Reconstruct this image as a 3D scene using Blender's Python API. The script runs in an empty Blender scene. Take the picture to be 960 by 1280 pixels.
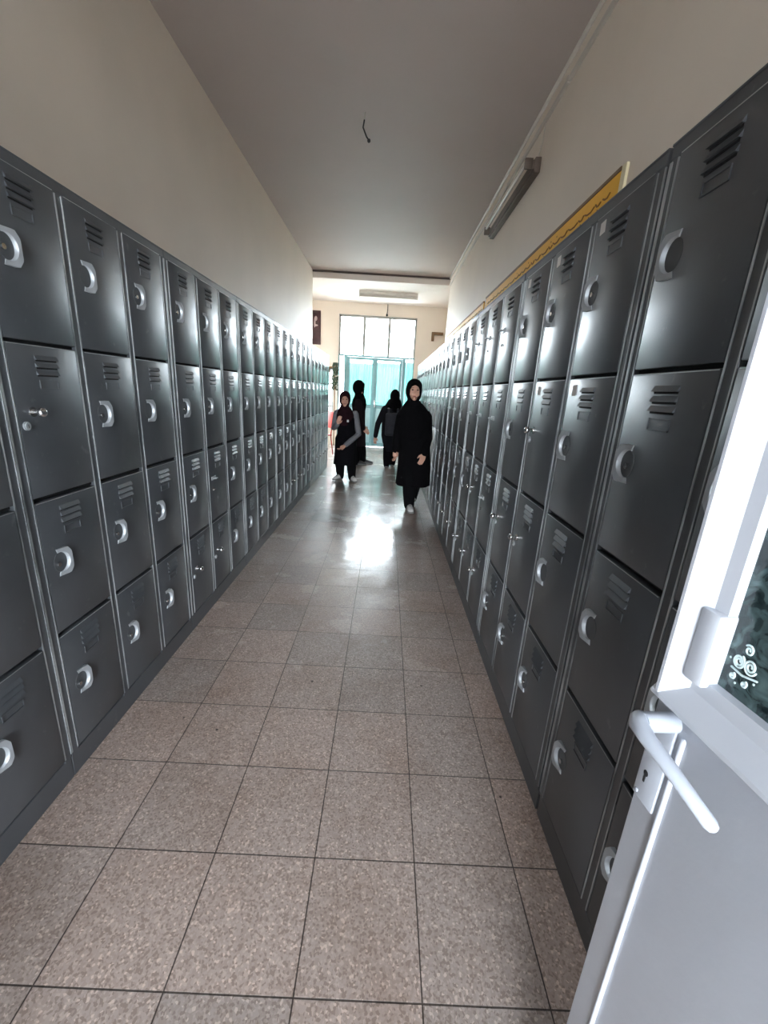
import bpy, bmesh, math, random
from mathutils import Vector, Matrix
R = random.Random(7)
C = bpy.context.scene.collection
PI = math.pi

# ------------------------------------------------------------------ helpers
def srgb(r, g, b):
    f = lambda c: ((c/255+0.055)/1.055)**2.4 if c > 10 else c/255/12.92
    return (f(r), f(g), f(b), 1)

def new_mat(name):
    m = bpy.data.materials.new(name); m.use_nodes = True
    return m, m.node_tree.nodes, m.node_tree.links, m.node_tree.nodes['Principled BSDF']

def simple(name, col, rough=.6, metal=0, noise=0.0, nscale=8, bump=0, bscale=40, spec=.5):
    m, N, L, p = new_mat(name)
    p.inputs['Base Color'].default_value = col
    p.inputs['Roughness'].default_value = rough
    p.inputs['Metallic'].default_value = metal
    p.inputs['Specular IOR Level'].default_value = spec
    tc = N.new('ShaderNodeTexCoord')
    if noise:
        n = N.new('ShaderNodeTexNoise'); n.inputs['Scale'].default_value = nscale; n.inputs['Detail'].default_value = 5
        L.new(tc.outputs['Object'], n.inputs['Vector'])
        mr = N.new('ShaderNodeMapRange'); mr.inputs['From Min'].default_value = .3; mr.inputs['From Max'].default_value = .7
        mr.inputs['To Min'].default_value = 1-noise; mr.inputs['To Max'].default_value = 1+noise
        L.new(n.outputs['Fac'], mr.inputs['Value'])
        v = N.new('ShaderNodeVectorMath'); v.operation = 'SCALE'
        v.inputs[0].default_value = col[:3]; L.new(mr.outputs[0], v.inputs['Scale'])
        L.new(v.outputs[0], p.inputs['Base Color'])
    if bump:
        n = N.new('ShaderNodeTexNoise'); n.inputs['Scale'].default_value = bscale; n.inputs['Detail'].default_value = 4
        L.new(tc.outputs['Object'], n.inputs['Vector'])
        b = N.new('ShaderNodeBump'); b.inputs['Strength'].default_value = bump; b.inputs['Distance'].default_value = .01
        L.new(n.outputs['Fac'], b.inputs['Height']); L.new(b.outputs[0], p.inputs['Normal'])
    return m

class MB:
    """collects shapes into one bmesh"""
    def __init__(s): s.bm = bmesh.new()
    def box(s, lo, hi, bev=0, mi=0, seg=2):
        t = bmesh.new(); bmesh.ops.create_cube(t, size=1)
        for v in t.verts:
            v.co = Vector([lo[i]+(v.co[i]+.5)*(hi[i]-lo[i]) for i in range(3)])
        if bev: bmesh.ops.bevel(t, geom=t.edges[:], offset=bev, segments=seg, affect='EDGES', profile=.5)
        s._add(t, mi); return s
    def _add(s, t, mi=0, M=None):
        if M: bmesh.ops.transform(t, matrix=M, verts=t.verts)
        for f in t.faces: f.material_index = mi
        me = bpy.data.meshes.new('tmp'); t.to_mesh(me); t.free(); s.bm.from_mesh(me); bpy.data.meshes.remove(me)
    def cyl(s, a, b, r, r2=None, seg=16, mi=0):
        a, b = Vector(a), Vector(b); d = b-a
        t = bmesh.new(); bmesh.ops.create_cone(t, cap_ends=True, segments=seg, radius1=r, radius2=r if r2 is None else r2, depth=d.length)
        s._add(t, mi, Matrix.Translation((a+b)/2) @ d.to_track_quat('Z', 'Y').to_matrix().to_4x4()); return s
    def ball(s, c, r, seg=16, mi=0):
        t = bmesh.new(); bmesh.ops.create_uvsphere(t, u_segments=seg, v_segments=max(6, seg//2+2), radius=1)
        rr = r if hasattr(r, '__len__') else (r, r, r)
        s._add(t, mi, Matrix.Translation(c) @ Matrix.Diagonal((*rr, 1))); return s
    def tube(s, pts, rads, seg=12, mi=0, caps=True):
        """round tube through pts; rads scalar, list of scalars or list of (ra,rb)"""
        P = [Vector(p) for p in pts]; n = len(P)
        if not hasattr(rads, '__len__'): rads = [rads]*n
        rads = [r if hasattr(r, '__len__') else (r, r) for r in rads]
        T = [(P[min(i+1, n-1)]-P[max(i-1, 0)]).normalized() for i in range(n)]
        up = Vector((0, 1, 0)) if abs(T[0].y) < .9 else Vector((1, 0, 0))
        a = T[0].cross(up).normalized(); rings = []
        t = bmesh.new()
        def ring(c, a, b, ra, rb): return [t.verts.new(c+a*math.cos(2*PI*k/seg)*ra+b*math.sin(2*PI*k/seg)*rb) for k in range(seg)]
        for i in range(n):
            a = (a-T[i]*a.dot(T[i])).normalized(); b = T[i].cross(a)
            ra, rb = rads[i]
            if i == 0 and caps:
                for q in (.25, .7): rings.append(ring(P[0]-T[0]*min(ra, rb)*math.sqrt(1-q*q), a, b, ra*q, rb*q))
            rings.append(ring(P[i], a, b, ra, rb))
            if i == n-1 and caps:
                for q in (.7, .25): rings.append(ring(P[i]+T[i]*min(ra, rb)*math.sqrt(1-q*q), a, b, ra*q, rb*q))
        for r0, r1 in zip(rings, rings[1:]):
            for k in range(seg): t.faces.new((r0[k], r0[(k+1) % seg], r1[(k+1) % seg], r1[k]))
        t.faces.new(rings[0][::-1]); t.faces.new(rings[-1])
        s._add(t, mi); return s
    def loft(s, rings, seg=36, fold=None, mi=0):
        """horizontal elliptical rings (x,y,z,rx,ry[,fold amplitude])"""
        t = bmesh.new(); L = []
        for q in rings:
            x, y, z, rx, ry = q[:5]; fa = q[5] if len(q) > 5 else 0
            L.append([t.verts.new((x+math.cos(2*PI*k/seg)*rx*(1+fa*math.sin(7*2*PI*k/seg+z*3)), y+math.sin(2*PI*k/seg)*ry*(1+fa*math.sin(6*2*PI*k/seg+1+z*2)), z)) for k in range(seg)])
        for r0, r1 in zip(L, L[1:]):
            for k in range(seg): t.faces.new((r0[k], r0[(k+1) % seg], r1[(k+1) % seg], r1[k]))
        t.faces.new(L[0][::-1]); t.faces.new(L[-1])
        s._add(t, mi); return s
    def prism(s, outline, plane, d0, d1, mi=0, bev=0):
        """outline: 2D loop in plane 'yz'/'xz'/'xy', extruded d0..d1 along the remaining axis"""
        t = bmesh.new()
        def P(u, v, d): return {'yz': (d, u, v), 'xz': (u, d, v), 'xy': (u, v, d)}[plane]
        a = [t.verts.new(P(u, v, d0)) for u, v in outline]; b = [t.verts.new(P(u, v, d1)) for u, v in outline]
        n = len(a); t.faces.new(a[::-1]); t.faces.new(b)
        for k in range(n): t.faces.new((a[k], a[(k+1) % n], b[(k+1) % n], b[k]))
        bmesh.ops.recalc_face_normals(t, faces=t.faces[:])
        if bev: bmesh.ops.bevel(t, geom=t.edges[:], offset=bev, segments=2, affect='EDGES', profile=.5)
        s._add(t, mi); return s
    def mesh(s, name, mats, smooth=False):
        bmesh.ops.recalc_face_normals(s.bm, faces=s.bm.faces[:])
        me = bpy.data.meshes.new(name); s.bm.to_mesh(me); s.bm.free()
        for m in (mats if isinstance(mats, (list, tuple)) else [mats]): me.materials.append(m)
        if smooth:
            for p in me.polygons: p.use_smooth = True
            try: me.set_sharp_from_angle(angle=math.radians(smooth if smooth is not True else 45))
            except Exception: pass
        return me
    def obj(s, name, mats, parent=None, smooth=False, loc=None):
        return link(name, s.mesh(name, mats, smooth), parent, loc)

def link(name, me, parent=None, loc=None, rot=None):
    o = bpy.data.objects.new(name, me); C.objects.link(o)
    if parent: o.parent = parent
    if loc is not None: o.location = loc
    if rot is not None: o.rotation_euler = rot
    return o

def tag(o, label, cat, group=None, kind=None):
    if label: o['label'] = label
    if cat: o['category'] = cat
    if group: o['group'] = group
    if kind: o['kind'] = kind
    return o
def struct(o): o['kind'] = 'structure'; return o
def thing(name, loc, label, cat, group=None, rz=0):
    o = bpy.data.objects.new(name, None); C.objects.link(o); o.location = loc; o.rotation_euler = (0, 0, rz)
    o.empty_display_size = .1
    return tag(o, label, cat, group)

def remeshed(mb, name, mats, parent, voxel, smooth=3):
    """fuse overlapping closed shapes into one continuous surface"""
    me = mb.mesh(name, mats); o = bpy.data.objects.new(name, me); C.objects.link(o)
    r = o.modifiers.new('r', 'REMESH'); r.mode = 'VOXEL'; r.voxel_size = voxel
    if smooth:
        sm = o.modifiers.new('s', 'SMOOTH'); sm.iterations = smooth; sm.factor = .5
    dg = bpy.context.evaluated_depsgraph_get(); dg.update()
    out = bpy.data.meshes.new_from_object(o.evaluated_get(dg)); out.name = name
    bpy.data.objects.remove(o); bpy.data.meshes.remove(me)
    out.materials.clear()
    out.materials.append(mats)
    for p in out.polygons: p.use_smooth = True; p.material_index = 0
    return link(name, out, parent)

# ------------------------------------------------------------------ key dimensions
H_CAM = 1.3571
XL, XR = -1.0204, 0.5893          # locker fronts
WL, WR = -1.51, 1.06              # corridor walls
Y_END, Y_FAR, Y_BACK = 8.6, 10.65, -0.62
Z_C, Z_F = 3.47, 3.345
ROOM_L, ROOM_R = -3.0, 2.7

# ------------------------------------------------------------------ materials
def wall_mat(name, col, amt=.06):
    m, N, L, p = new_mat(name)
    tc = N.new('ShaderNodeTexCoord')
    n1 = N.new('ShaderNodeTexNoise'); n1.inputs['Scale'].default_value = 1.3; n1.inputs['Detail'].default_value = 6
    n2 = N.new('ShaderNodeTexNoise'); n2.inputs['Scale'].default_value = 60; n2.inputs['Detail'].default_value = 3
    L.new(tc.outputs['Object'], n1.inputs['Vector']); L.new(tc.outputs['Object'], n2.inputs['Vector'])
    mr = N.new('ShaderNodeMapRange'); mr.inputs['From Min'].default_value = .3; mr.inputs['From Max'].default_value = .7
    mr.inputs['To Min'].default_value = 1-amt; mr.inputs['To Max'].default_value = 1+amt*.5
    L.new(n1.outputs['Fac'], mr.inputs['Value'])
    v = N.new('ShaderNodeVectorMath'); v.operation = 'SCALE'; v.inputs[0].default_value = col[:3]
    L.new(mr.outputs[0], v.inputs['Scale']); L.new(v.outputs[0], p.inputs['Base Color'])
    p.inputs['Roughness'].default_value = .62
    b = N.new('ShaderNodeBump'); b.inputs['Strength'].default_value = .12; b.inputs['Distance'].default_value = .004
    L.new(n2.outputs['Fac'], b.inputs['Height']); L.new(b.outputs[0], p.inputs['Normal'])
    return m
M_WALL = wall_mat('cream_wall_paint', srgb(220, 207, 192))
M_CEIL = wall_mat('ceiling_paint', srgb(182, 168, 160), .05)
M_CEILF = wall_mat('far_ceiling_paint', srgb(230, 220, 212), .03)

M_BAFFLE = wall_mat('baffle_grey_paint', srgb(150, 152, 156), .05)
def floor_mat():
    m, N, L, p = new_mat('terrazzo_tiles')
    geo = N.new('ShaderNodeNewGeometry')
    mp = N.new('ShaderNodeMapping'); mp.inputs['Location'].default_value = (1.0394+3.0, -.0027+3.0, 0)
    L.new(geo.outputs['Position'], mp.inputs['Vector'])
    br = N.new('ShaderNodeTexBrick'); br.offset = 0; br.squash = 1
    br.inputs['Scale'].default_value = 1; br.inputs['Brick Width'].default_value = .3; br.inputs['Row Height'].default_value = .3
    br.inputs['Mortar Size'].default_value = .0022; br.inputs['Mortar Smooth'].default_value = .35; br.inputs['Bias'].default_value = 0
    br.inputs['Color1'].default_value = srgb(172, 155, 146); br.inputs['Color2'].default_value = srgb(157, 146, 140)
    br.inputs['Mortar'].default_value = srgb(70, 62, 58)
    L.new(mp.outputs[0], br.inputs['Vector'])
    # chips
    vo = N.new('ShaderNodeTexVoronoi'); vo.inputs['Scale'].default_value = 190; L.new(geo.outputs['Position'], vo.inputs['Vector'])
    sep = N.new('ShaderNodeSeparateColor'); L.new(vo.outputs['Color'], sep.inputs[0])
    cr = N.new('ShaderNodeValToRGB'); e = cr.color_ramp; e.interpolation = 'CONSTANT'
    e.elements[0].position = 0; e.elements[0].color = (.55, .5, .46, 1)
    e.elements[1].position = .22; e.elements[1].color = (.85, .82, .8, 1)
    for pos, c in ((.5, (1, 1, 1, 1)), (.8, (1.22, 1.2, 1.18, 1)), (.94, (1.7, 1.66, 1.6, 1))):
        x = e.elements.new(pos); x.color = c
    L.new(sep.outputs[0], cr.inputs[0])
    mx = N.new('ShaderNodeMix'); mx.data_type = 'RGBA'; mx.blend_type = 'MULTIPLY'; mx.inputs[0].default_value = .7
    L.new(br.outputs['Color'], mx.inputs[6]); L.new(cr.outputs[0], mx.inputs[7])
    # brown worn blotches
    n = N.new('ShaderNodeTexNoise'); n.inputs['Scale'].default_value = 2.3; n.inputs['Detail'].default_value = 7; n.inputs['Roughness'].default_value = .62
    L.new(geo.outputs['Position'], n.inputs['Vector'])
    mr = N.new('ShaderNodeMapRange'); mr.inputs['From Min'].default_value = .45; mr.inputs['From Max'].default_value = .7; mr.inputs['To Max'].default_value = .8
    L.new(n.outputs['Fac'], mr.inputs['Value'])
    mx2 = N.new('ShaderNodeMix'); mx2.data_type = 'RGBA'; mx2.blend_type = 'MULTIPLY'
    L.new(mr.outputs[0], mx2.inputs[0]); L.new(mx.outputs[2], mx2.inputs[6]); mx2.inputs[7].default_value = (.74, .66, .6, 1)
    # dark specks
    v2 = N.new('ShaderNodeTexVoronoi'); v2.inputs['Scale'].default_value = 5.5; L.new(geo.outputs['Position'], v2.inputs['Vector'])
    lt = N.new('ShaderNodeMath'); lt.operation = 'LESS_THAN'; lt.inputs[1].default_value = .03; L.new(v2.outputs['Distance'], lt.inputs[0])
    mx3 = N.new('ShaderNodeMix'); mx3.data_type = 'RGBA'; L.new(lt.outputs[0], mx3.inputs[0]); L.new(mx2.outputs[2], mx3.inputs[6]); mx3.inputs[7].default_value = srgb(62, 52, 48)
    sx = N.new('ShaderNodeSeparateXYZ'); nz = N.new('ShaderNodeTexNoise'); nz.inputs['Scale'].default_value = 7; nz.inputs['Detail'].default_value = 6
    L.new(geo.outputs['Position'], nz.inputs['Vector'])
    wv = N.new('ShaderNodeVectorMath'); wv.operation = 'MULTIPLY_ADD'; wv.inputs[1].default_value = (.16, .3, 0)
    L.new(nz.outputs['Color'], wv.inputs[0]); L.new(geo.outputs['Position'], wv.inputs[2]); L.new(wv.outputs[0], sx.inputs[0])
    def M_(op, a, b=None):
        n_ = N.new('ShaderNodeMath'); n_.operation = op
        for i_, q_ in enumerate((a, b)):
            if q_ is None: continue
            if hasattr(q_, 'default_value'): L.new(q_, n_.inputs[i_])
            else: n_.inputs[i_].default_value = q_
        return n_.outputs[0]
    def rect(cx, cy, hx, hy, soft):
        d_ = M_('MAXIMUM', M_('DIVIDE', M_('ABSOLUTE', M_('SUBTRACT', sx.outputs[0], cx)), hx), M_('DIVIDE', M_('ABSOLUTE', M_('SUBTRACT', sx.outputs[1], cy)), hy))
        r_ = N.new('ShaderNodeMapRange'); r_.inputs['From Min'].default_value = 1-soft; r_.inputs['From Max'].default_value = 1+soft
        r_.inputs['To Min'].default_value = 1; r_.inputs['To Max'].default_value = 0; L.new(d_, r_.inputs['Value']); return r_.outputs[0]
    col = mx3.outputs[2]
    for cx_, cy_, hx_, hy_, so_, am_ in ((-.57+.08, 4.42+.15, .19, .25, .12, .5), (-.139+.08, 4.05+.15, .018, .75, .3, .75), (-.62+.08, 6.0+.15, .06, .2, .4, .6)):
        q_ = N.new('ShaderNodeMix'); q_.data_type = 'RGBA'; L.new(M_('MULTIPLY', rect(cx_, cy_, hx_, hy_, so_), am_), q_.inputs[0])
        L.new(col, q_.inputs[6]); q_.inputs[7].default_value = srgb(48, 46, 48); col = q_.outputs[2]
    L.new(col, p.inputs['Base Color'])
    # polish: patchy
    n3 = N.new('ShaderNodeTexNoise'); n3.inputs['Scale'].default_value = 3.1; n3.inputs['Detail'].default_value = 5
    L.new(geo.outputs['Position'], n3.inputs['Vector'])
    r = N.new('ShaderNodeMapRange'); r.inputs['From Min'].default_value = .35; r.inputs['From Max'].default_value = .65
    r.inputs['To Min'].default_value = .1; r.inputs['To Max'].default_value = .3
    L.new(n3.outputs['Fac'], r.inputs['Value'])
    # joints rougher
    mxr = N.new('ShaderNodeMix'); mxr.data_type = 'FLOAT'; L.new(br.outputs['Fac'], mxr.inputs[0]); L.new(r.outputs[0], mxr.inputs[2]); mxr.inputs[3].default_value = .8
    L.new(mxr.outputs[0], p.inputs['Coat Roughness']); cw_ = N.new('ShaderNodeMapRange'); cw_.inputs['To Min'].default_value = .75; cw_.inputs['To Max'].default_value = 0; L.new(br.outputs['Fac'], cw_.inputs['Value']); L.new(cw_.outputs[0], p.inputs['Coat Weight'])
    p.inputs['Coat IOR'].default_value = 1.5; p.inputs['Roughness'].default_value = .45
    inv = N.new('ShaderNodeMath'); inv.operation = 'MULTIPLY'; inv.inputs[1].default_value = -1; L.new(br.outputs['Fac'], inv.inputs[0])
    b1 = N.new('ShaderNodeBump'); b1.inputs['Strength'].default_value = .5; b1.inputs['Distance'].default_value = .002
    L.new(inv.outputs[0], b1.inputs['Height'])
    n4 = N.new('ShaderNodeTexNoise'); n4.inputs['Scale'].default_value = 9; n4.inputs['Detail'].default_value = 3; L.new(geo.outputs['Position'], n4.inputs['Vector'])
    b2 = N.new('ShaderNodeBump'); b2.inputs['Strength'].default_value = .25; b2.inputs['Distance'].default_value = .006
    L.new(n4.outputs['Fac'], b2.inputs['Height']); L.new(b1.outputs[0], b2.inputs['Normal'])
    L.new(b2.outputs[0], p.inputs['Normal']); L.new(b2.outputs[0], p.inputs['Coat Normal'])
    return m
M_FLOOR = floor_mat()

def locker_paint(name, base, worn=.3, metal=.45, rough=.36):
    """grey hammered enamel, dented and scuffed"""
    m, N, L, p = new_mat(name)
    p.inputs['Coat Weight'].default_value = .22; p.inputs['Coat Roughness'].default_value = .26
    geo = N.new('ShaderNodeNewGeometry')
    n1 = N.new('ShaderNodeTexNoise'); n1.inputs['Scale'].default_value = 4; n1.inputs['Detail'].default_value = 8; n1.inputs['Roughness'].default_value = .65
    L.new(geo.outputs['Position'], n1.inputs['Vector'])
    cr = N.new('ShaderNodeMapRange'); cr.inputs['From Min'].default_value = .3; cr.inputs['From Max'].default_value = .72
    cr.inputs['To Min'].default_value = .86; cr.inputs['To Max'].default_value = 1.14
    L.new(n1.outputs['Fac'], cr.inputs['Value'])
    v = N.new('ShaderNodeVectorMath'); v.operation = 'SCALE'; v.inputs[0].default_value = base[:3]; L.new(cr.outputs[0], v.inputs['Scale'])
    # light scuffs
    n2 = N.new('ShaderNodeTexNoise'); n2.inputs['Scale'].default_value = 26; n2.inputs['Detail'].default_value = 6
    L.new(geo.outputs['Position'], n2.inputs['Vector'])
    sc = N.new('ShaderNodeMapRange'); sc.inputs['From Min'].default_value = .66; sc.inputs['From Max'].default_value = .78; sc.inputs['To Max'].default_value = worn
    L.new(n2.outputs['Fac'], sc.inputs['Value'])
    mx = N.new('ShaderNodeMix'); mx.data_type = 'RGBA'; L.new(sc.outputs[0], mx.inputs[0]); L.new(v.outputs[0], mx.inputs[6]); mx.inputs[7].default_value = (.3, .31, .32, 1)
    L.new(mx.outputs[2], p.inputs['Base Color'])
    p.inputs['Metallic'].default_value = metal
    rr = N.new('ShaderNodeMapRange'); rr.inputs['From Min'].default_value = .3; rr.inputs['From Max'].default_value = .7
    rr.inputs['To Min'].default_value = rough-.05; rr.inputs['To Max'].default_value = rough+.09
    L.new(n1.outputs['Fac'], rr.inputs['Value']); L.new(rr.outputs[0], p.inputs['Roughness'])
    d = N.new('ShaderNodeTexNoise'); d.inputs['Scale'].default_value = 3.2; d.inputs['Detail'].default_value = 1.5
    L.new(geo.outputs['Position'], d.inputs['Vector'])
    b1 = N.new('ShaderNodeBump'); b1.inputs['Strength'].default_value = .28; b1.inputs['Distance'].default_value = .03; L.new(d.outputs['Fac'], b1.inputs['Height'])
    L.new(b1.outputs[0], p.inputs['Coat Normal'])
    h = N.new('ShaderNodeTexNoise'); h.inputs['Scale'].default_value = 220; h.inputs['Detail'].default_value = 2; L.new(geo.outputs['Position'], h.inputs['Vector'])
    b2 = N.new('ShaderNodeBump'); b2.inputs['Strength'].default_value = .12; b2.inputs['Distance'].default_value = .001
    L.new(h.outputs['Fac'], b2.inputs['Height']); L.new(b1.outputs[0], b2.inputs['Normal']); L.new(b2.outputs[0], p.inputs['Normal'])
    return m
M_LOCK = locker_paint('grey_locker_enamel', srgb(94, 98, 102), rough=.42)
M_LOCK_LIT = locker_paint('window_lit_locker_enamel', srgb(128, 137, 140), metal=.5, rough=.34)  # window brightness on the far left units put into a lighter grey
M_DARK = simple('dark_slot', (.008, .008, .009, 1), .8)

def worn_steel():
    m, N, L, p = new_mat('worn_bare_steel_edge')
    geo = N.new('ShaderNodeNewGeometry')
    n = N.new('ShaderNodeTexNoise'); n.inputs['Scale'].default_value = 5; n.inputs['Detail'].default_value = 6; L.new(geo.outputs['Position'], n.inputs['Vector'])
    cr = N.new('ShaderNodeValToRGB'); cr.color_ramp.elements[0].position = .3; cr.color_ramp.elements[0].color = srgb(105, 110, 113)
    cr.color_ramp.elements[1].position = .56; cr.color_ramp.elements[1].color = srgb(196, 200, 202)
    L.new(n.outputs['Fac'], cr.inputs[0]); L.new(cr.outputs[0], p.inputs['Base Color'])
    p.inputs['Metallic'].default_value = .6; p.inputs['Roughness'].default_value = .42
    return m
M_STEEL = worn_steel()
M_PULL = simple('pale_pull_plate_metal', srgb(168, 173, 177), .42, .35, noise=.12, nscale=30)
M_CHROME = simple('polished_knob_metal', srgb(200, 200, 200), .2, .95)
M_STICK = simple('paper_sticker', srgb(205, 200, 196), .8)
M_WHITE = simple('white_door_enamel', srgb(190, 194, 202), .3, 0, noise=.03, nscale=5, bump=.08, bscale=30)
M_HANDLE = simple('white_lever_enamel', srgb(176, 182, 192), .3)
M_TEAL = simple('grey_teal_frame_paint', srgb(118, 160, 164), .45, noise=.06)
M_PALETEAL = simple('pale_teal_door_panel', srgb(160, 196, 200), .5, noise=.06)
M_GREYFR = simple('grey_window_frame_paint', srgb(150, 150, 145), .5)
M_COND = simple('plastic_conduit', srgb(196, 188, 178), .5)
M_CABLE = simple('black_cable', srgb(30, 27, 26), .5)
M_YEL = simple('yellow_banner_paper', srgb(238, 178, 40), .6, noise=.08, nscale=3)
M_YINK = simple('brown_banner_ink', srgb(150, 100, 24), .7)
M_CREAMEDGE = simple('cream_edge_strip', srgb(226, 214, 178), .6)
M_LAMPB = simple('dusty_lamp_housing', srgb(98, 84, 74), .55, noise=.1)
M_LAMPW = simple('enamelled_lamp_housing', srgb(225, 220, 212), .45, noise=.05)
M_TUBE = simple('unlit_fluorescent_tube', srgb(205, 196, 186), .25)
M_RED = simple('red_chair_plastic', srgb(186, 50, 38), .4)
M_PIC = simple('dark_maroon_print', srgb(58, 26, 32), .35, noise=.35, nscale=14)
M_PICL = simple('pale_print_shape', srgb(176, 160, 158), .4, noise=.3, nscale=30)
M_BOARD = simple('white_board_surface', srgb(232, 236, 234), .35)
M_LINE = simple('grey_board_line', srgb(140, 150, 146), .6)
M_WOOD = simple('brown_wood', srgb(120, 90, 58), .6, noise=.15)
M_LEAF = simple('dark_green_leaf', srgb(46, 62, 40), .5, noise=.2)
M_GROUND = simple('pale_courtyard_paving', srgb(190, 190, 186), .8, noise=.06)

def glass(name, col, fac=.1, rough=.02):
    m, N, L, p = new_mat(name); N.remove(p)
    t = N.new('ShaderNodeBsdfTransparent'); t.inputs[0].default_value = col
    g = N.new('ShaderNodeBsdfGlossy'); g.inputs['Roughness'].default_value = rough
    f = N.new('ShaderNodeFresnel'); f.inputs[0].default_value = 1.13
    mx = N.new('ShaderNodeMixShader'); L.new(f.outputs[0], mx.inputs[0]); L.new(t.outputs[0], mx.inputs[1]); L.new(g.outputs[0], mx.inputs[2])
    L.new(mx.outputs[0], N['Material Output'].inputs[0])
    return m
M_GLASS = glass('clear_window_glass', (.95, .97, .97, 1))

def curtain_mat():
    m, N, L, p = new_mat('turquoise_curtain_cloth'); N.remove(p)
    d = N.new('ShaderNodeBsdfDiffuse'); d.inputs[0].default_value = srgb(170, 224, 214)
    t = N.new('ShaderNodeBsdfTranslucent'); t.inputs[0].default_value = srgb(120, 190, 180)
    mx = N.new('ShaderNodeMixShader'); mx.inputs[0].default_value = .075
    L.new(d.outputs[0], mx.inputs[1]); L.new(t.outputs[0], mx.inputs[2]); L.new(mx.outputs[0], N['Material Output'].inputs[0])
    return m
M_CURT = curtain_mat()

def patterned_glass():
    m, N, L, p = new_mat('dark_textured_door_glass')
    tc = N.new('ShaderNodeTexCoord')
    n = N.new('ShaderNodeTexNoise'); n.inputs['Scale'].default_value = 42; n.inputs['Detail'].default_value = 4; n.inputs['Distortion'].default_value = 1.2
    L.new(tc.outputs['Object'], n.inputs['Vector'])
    cr = N.new('ShaderNodeValToRGB'); cr.color_ramp.elements[0].position = .4; cr.color_ramp.elements[0].color = srgb(38, 52, 54)
    cr.color_ramp.elements[1].position = .72; cr.color_ramp.elements[1].color = srgb(112, 136, 136)
    L.new(n.outputs['Fac'], cr.inputs[0]); L.new(cr.outputs[0], p.inputs['Base Color'])
    p.inputs['Roughness'].default_value = .12; p.inputs['Transmission Weight'].default_value = .35
    b = N.new('ShaderNodeBump'); b.inputs['Strength'].default_value = .3; b.inputs['Distance'].default_value = .002
    L.new(n.outputs['Fac'], b.inputs['Height']); L.new(b.outputs[0], p.inputs['Normal'])
    return m
M_PGLASS = patterned_glass()
M_FROST = simple('frosted_white_marking', srgb(205, 222, 222), .6)

# ------------------------------------------------------------------ room shell
struct(MB().box((ROOM_L-.2, -3.0, -.12), (ROOM_R+.2, Y_FAR+.35, 0)).obj('floor', M_FLOOR))
struct(MB().box((WL-.2, Y_BACK-.2, -.0005), (WL, Y_END, Z_C)).obj('wall_left', M_WALL))
struct(MB().box((WR, Y_BACK-.2, -.0005), (WR+.2, Y_END, Z_C)).obj('wall_right', M_WALL))
# corridor ceiling, with the step down to the cross corridor
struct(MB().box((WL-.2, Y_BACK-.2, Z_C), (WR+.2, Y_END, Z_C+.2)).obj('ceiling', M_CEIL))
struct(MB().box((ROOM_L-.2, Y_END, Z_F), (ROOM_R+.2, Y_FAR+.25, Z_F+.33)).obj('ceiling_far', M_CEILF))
struct(MB().box((WL, Y_END-.022, Z_C-.028), (WR, Y_END, Z_C)).obj('trim_1', simple('dark_joint_strip', srgb(92, 78, 74), .7)))
# cross corridor walls
struct(MB().box((ROOM_L, Y_END-.2, -.0005), (WL-.2, Y_END, Z_F)).obj('wall_near_left', M_WALL))
struct(MB().box((WR+.2, Y_END-.2, -.0005), (ROOM_R, Y_END, Z_F)).obj('wall_near_right', M_WALL))
w = MB(); w.box((ROOM_L-.2, Y_END-.2, -.0005), (ROOM_L, Y_FAR, .95)).box((ROOM_L-.2, Y_END-.2, 2.35), (ROOM_L, Y_FAR, Z_F)).box((ROOM_L-.2, Y_END-.2, .95), (ROOM_L, 8.95, 2.35)).box((ROOM_L-.2, 10.05, .95), (ROOM_L, Y_FAR, 2.35))
struct(w.obj('wall_cross_left', M_WALL))
w = MB().box((ROOM_R, Y_END-.2, -.0005), (ROOM_R+.2, Y_FAR, Z_F))
struct(w.obj('wall_cross_right', M_WALL))
OX0, OX1, OZ = -1.235, .615, 3.085
SX0, SX1, SZ0, SZ1 = -1.62, -1.33, .74, 1.86
struct(MB().box((ROOM_L-.2, Y_FAR, -.0005), (SX0, Y_FAR+.25, Z_F)).obj('wall_far', M_WALL))
struct(MB().box((SX1, Y_FAR, -.0005), (OX0, Y_FAR+.25, Z_F)).obj('wall_far_between_windows', M_WALL))
struct(MB().box((SX0, Y_FAR, -.0005), (SX1, Y_FAR+.25, SZ0)).obj('wall_far_below_window', M_WALL))
struct(MB().box((SX0, Y_FAR, SZ1), (SX1, Y_FAR+.25, Z_F)).obj('wall_far_above_window', M_WALL))
struct(MB().box((OX1, Y_FAR, -.0005), (ROOM_R+.2, Y_FAR+.25, Z_F)).obj('wall_far_beside_window', M_WALL))
struct(MB().box((OX0, Y_FAR, OZ), (OX1, Y_FAR+.25, Z_F)).obj('wall_above_window', M_WALL))
# entrance wall behind the camera
EX0, EX1, EZ = -.75, .62, 2.75
w = MB(); w.box((WL, Y_BACK-.2, -.0005), (EX0, Y_BACK, Z_C)); w.box((EX1, Y_BACK-.2, -.0005), (WR, Y_BACK, Z_C)); w.box((EX0, Y_BACK-.2, EZ), (EX1, Y_BACK, Z_C))
struct(w.obj('wall_back', M_WALL))
PY = -3.7     # added unseen tunnel that narrows the daylight entering behind the camera
struct(MB().box((EX0-.5, PY, -.0005), (EX0-.3, Y_BACK-.2, EZ)).obj('wall_baffle_left', M_BAFFLE))
struct(MB().box((EX1+.3, PY, -.0005), (EX1+.5, Y_BACK-.2, EZ)).obj('wall_baffle_right', M_BAFFLE))
struct(MB().box((EX0-.5, PY, EZ), (EX1+.5, Y_BACK-.2, EZ+.2)).obj('ceiling_baffle', M_BAFFLE))
struct(MB().box((-30, -40, -.4), (30, 60, -.13)).obj('ground', M_GROUND))

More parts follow.
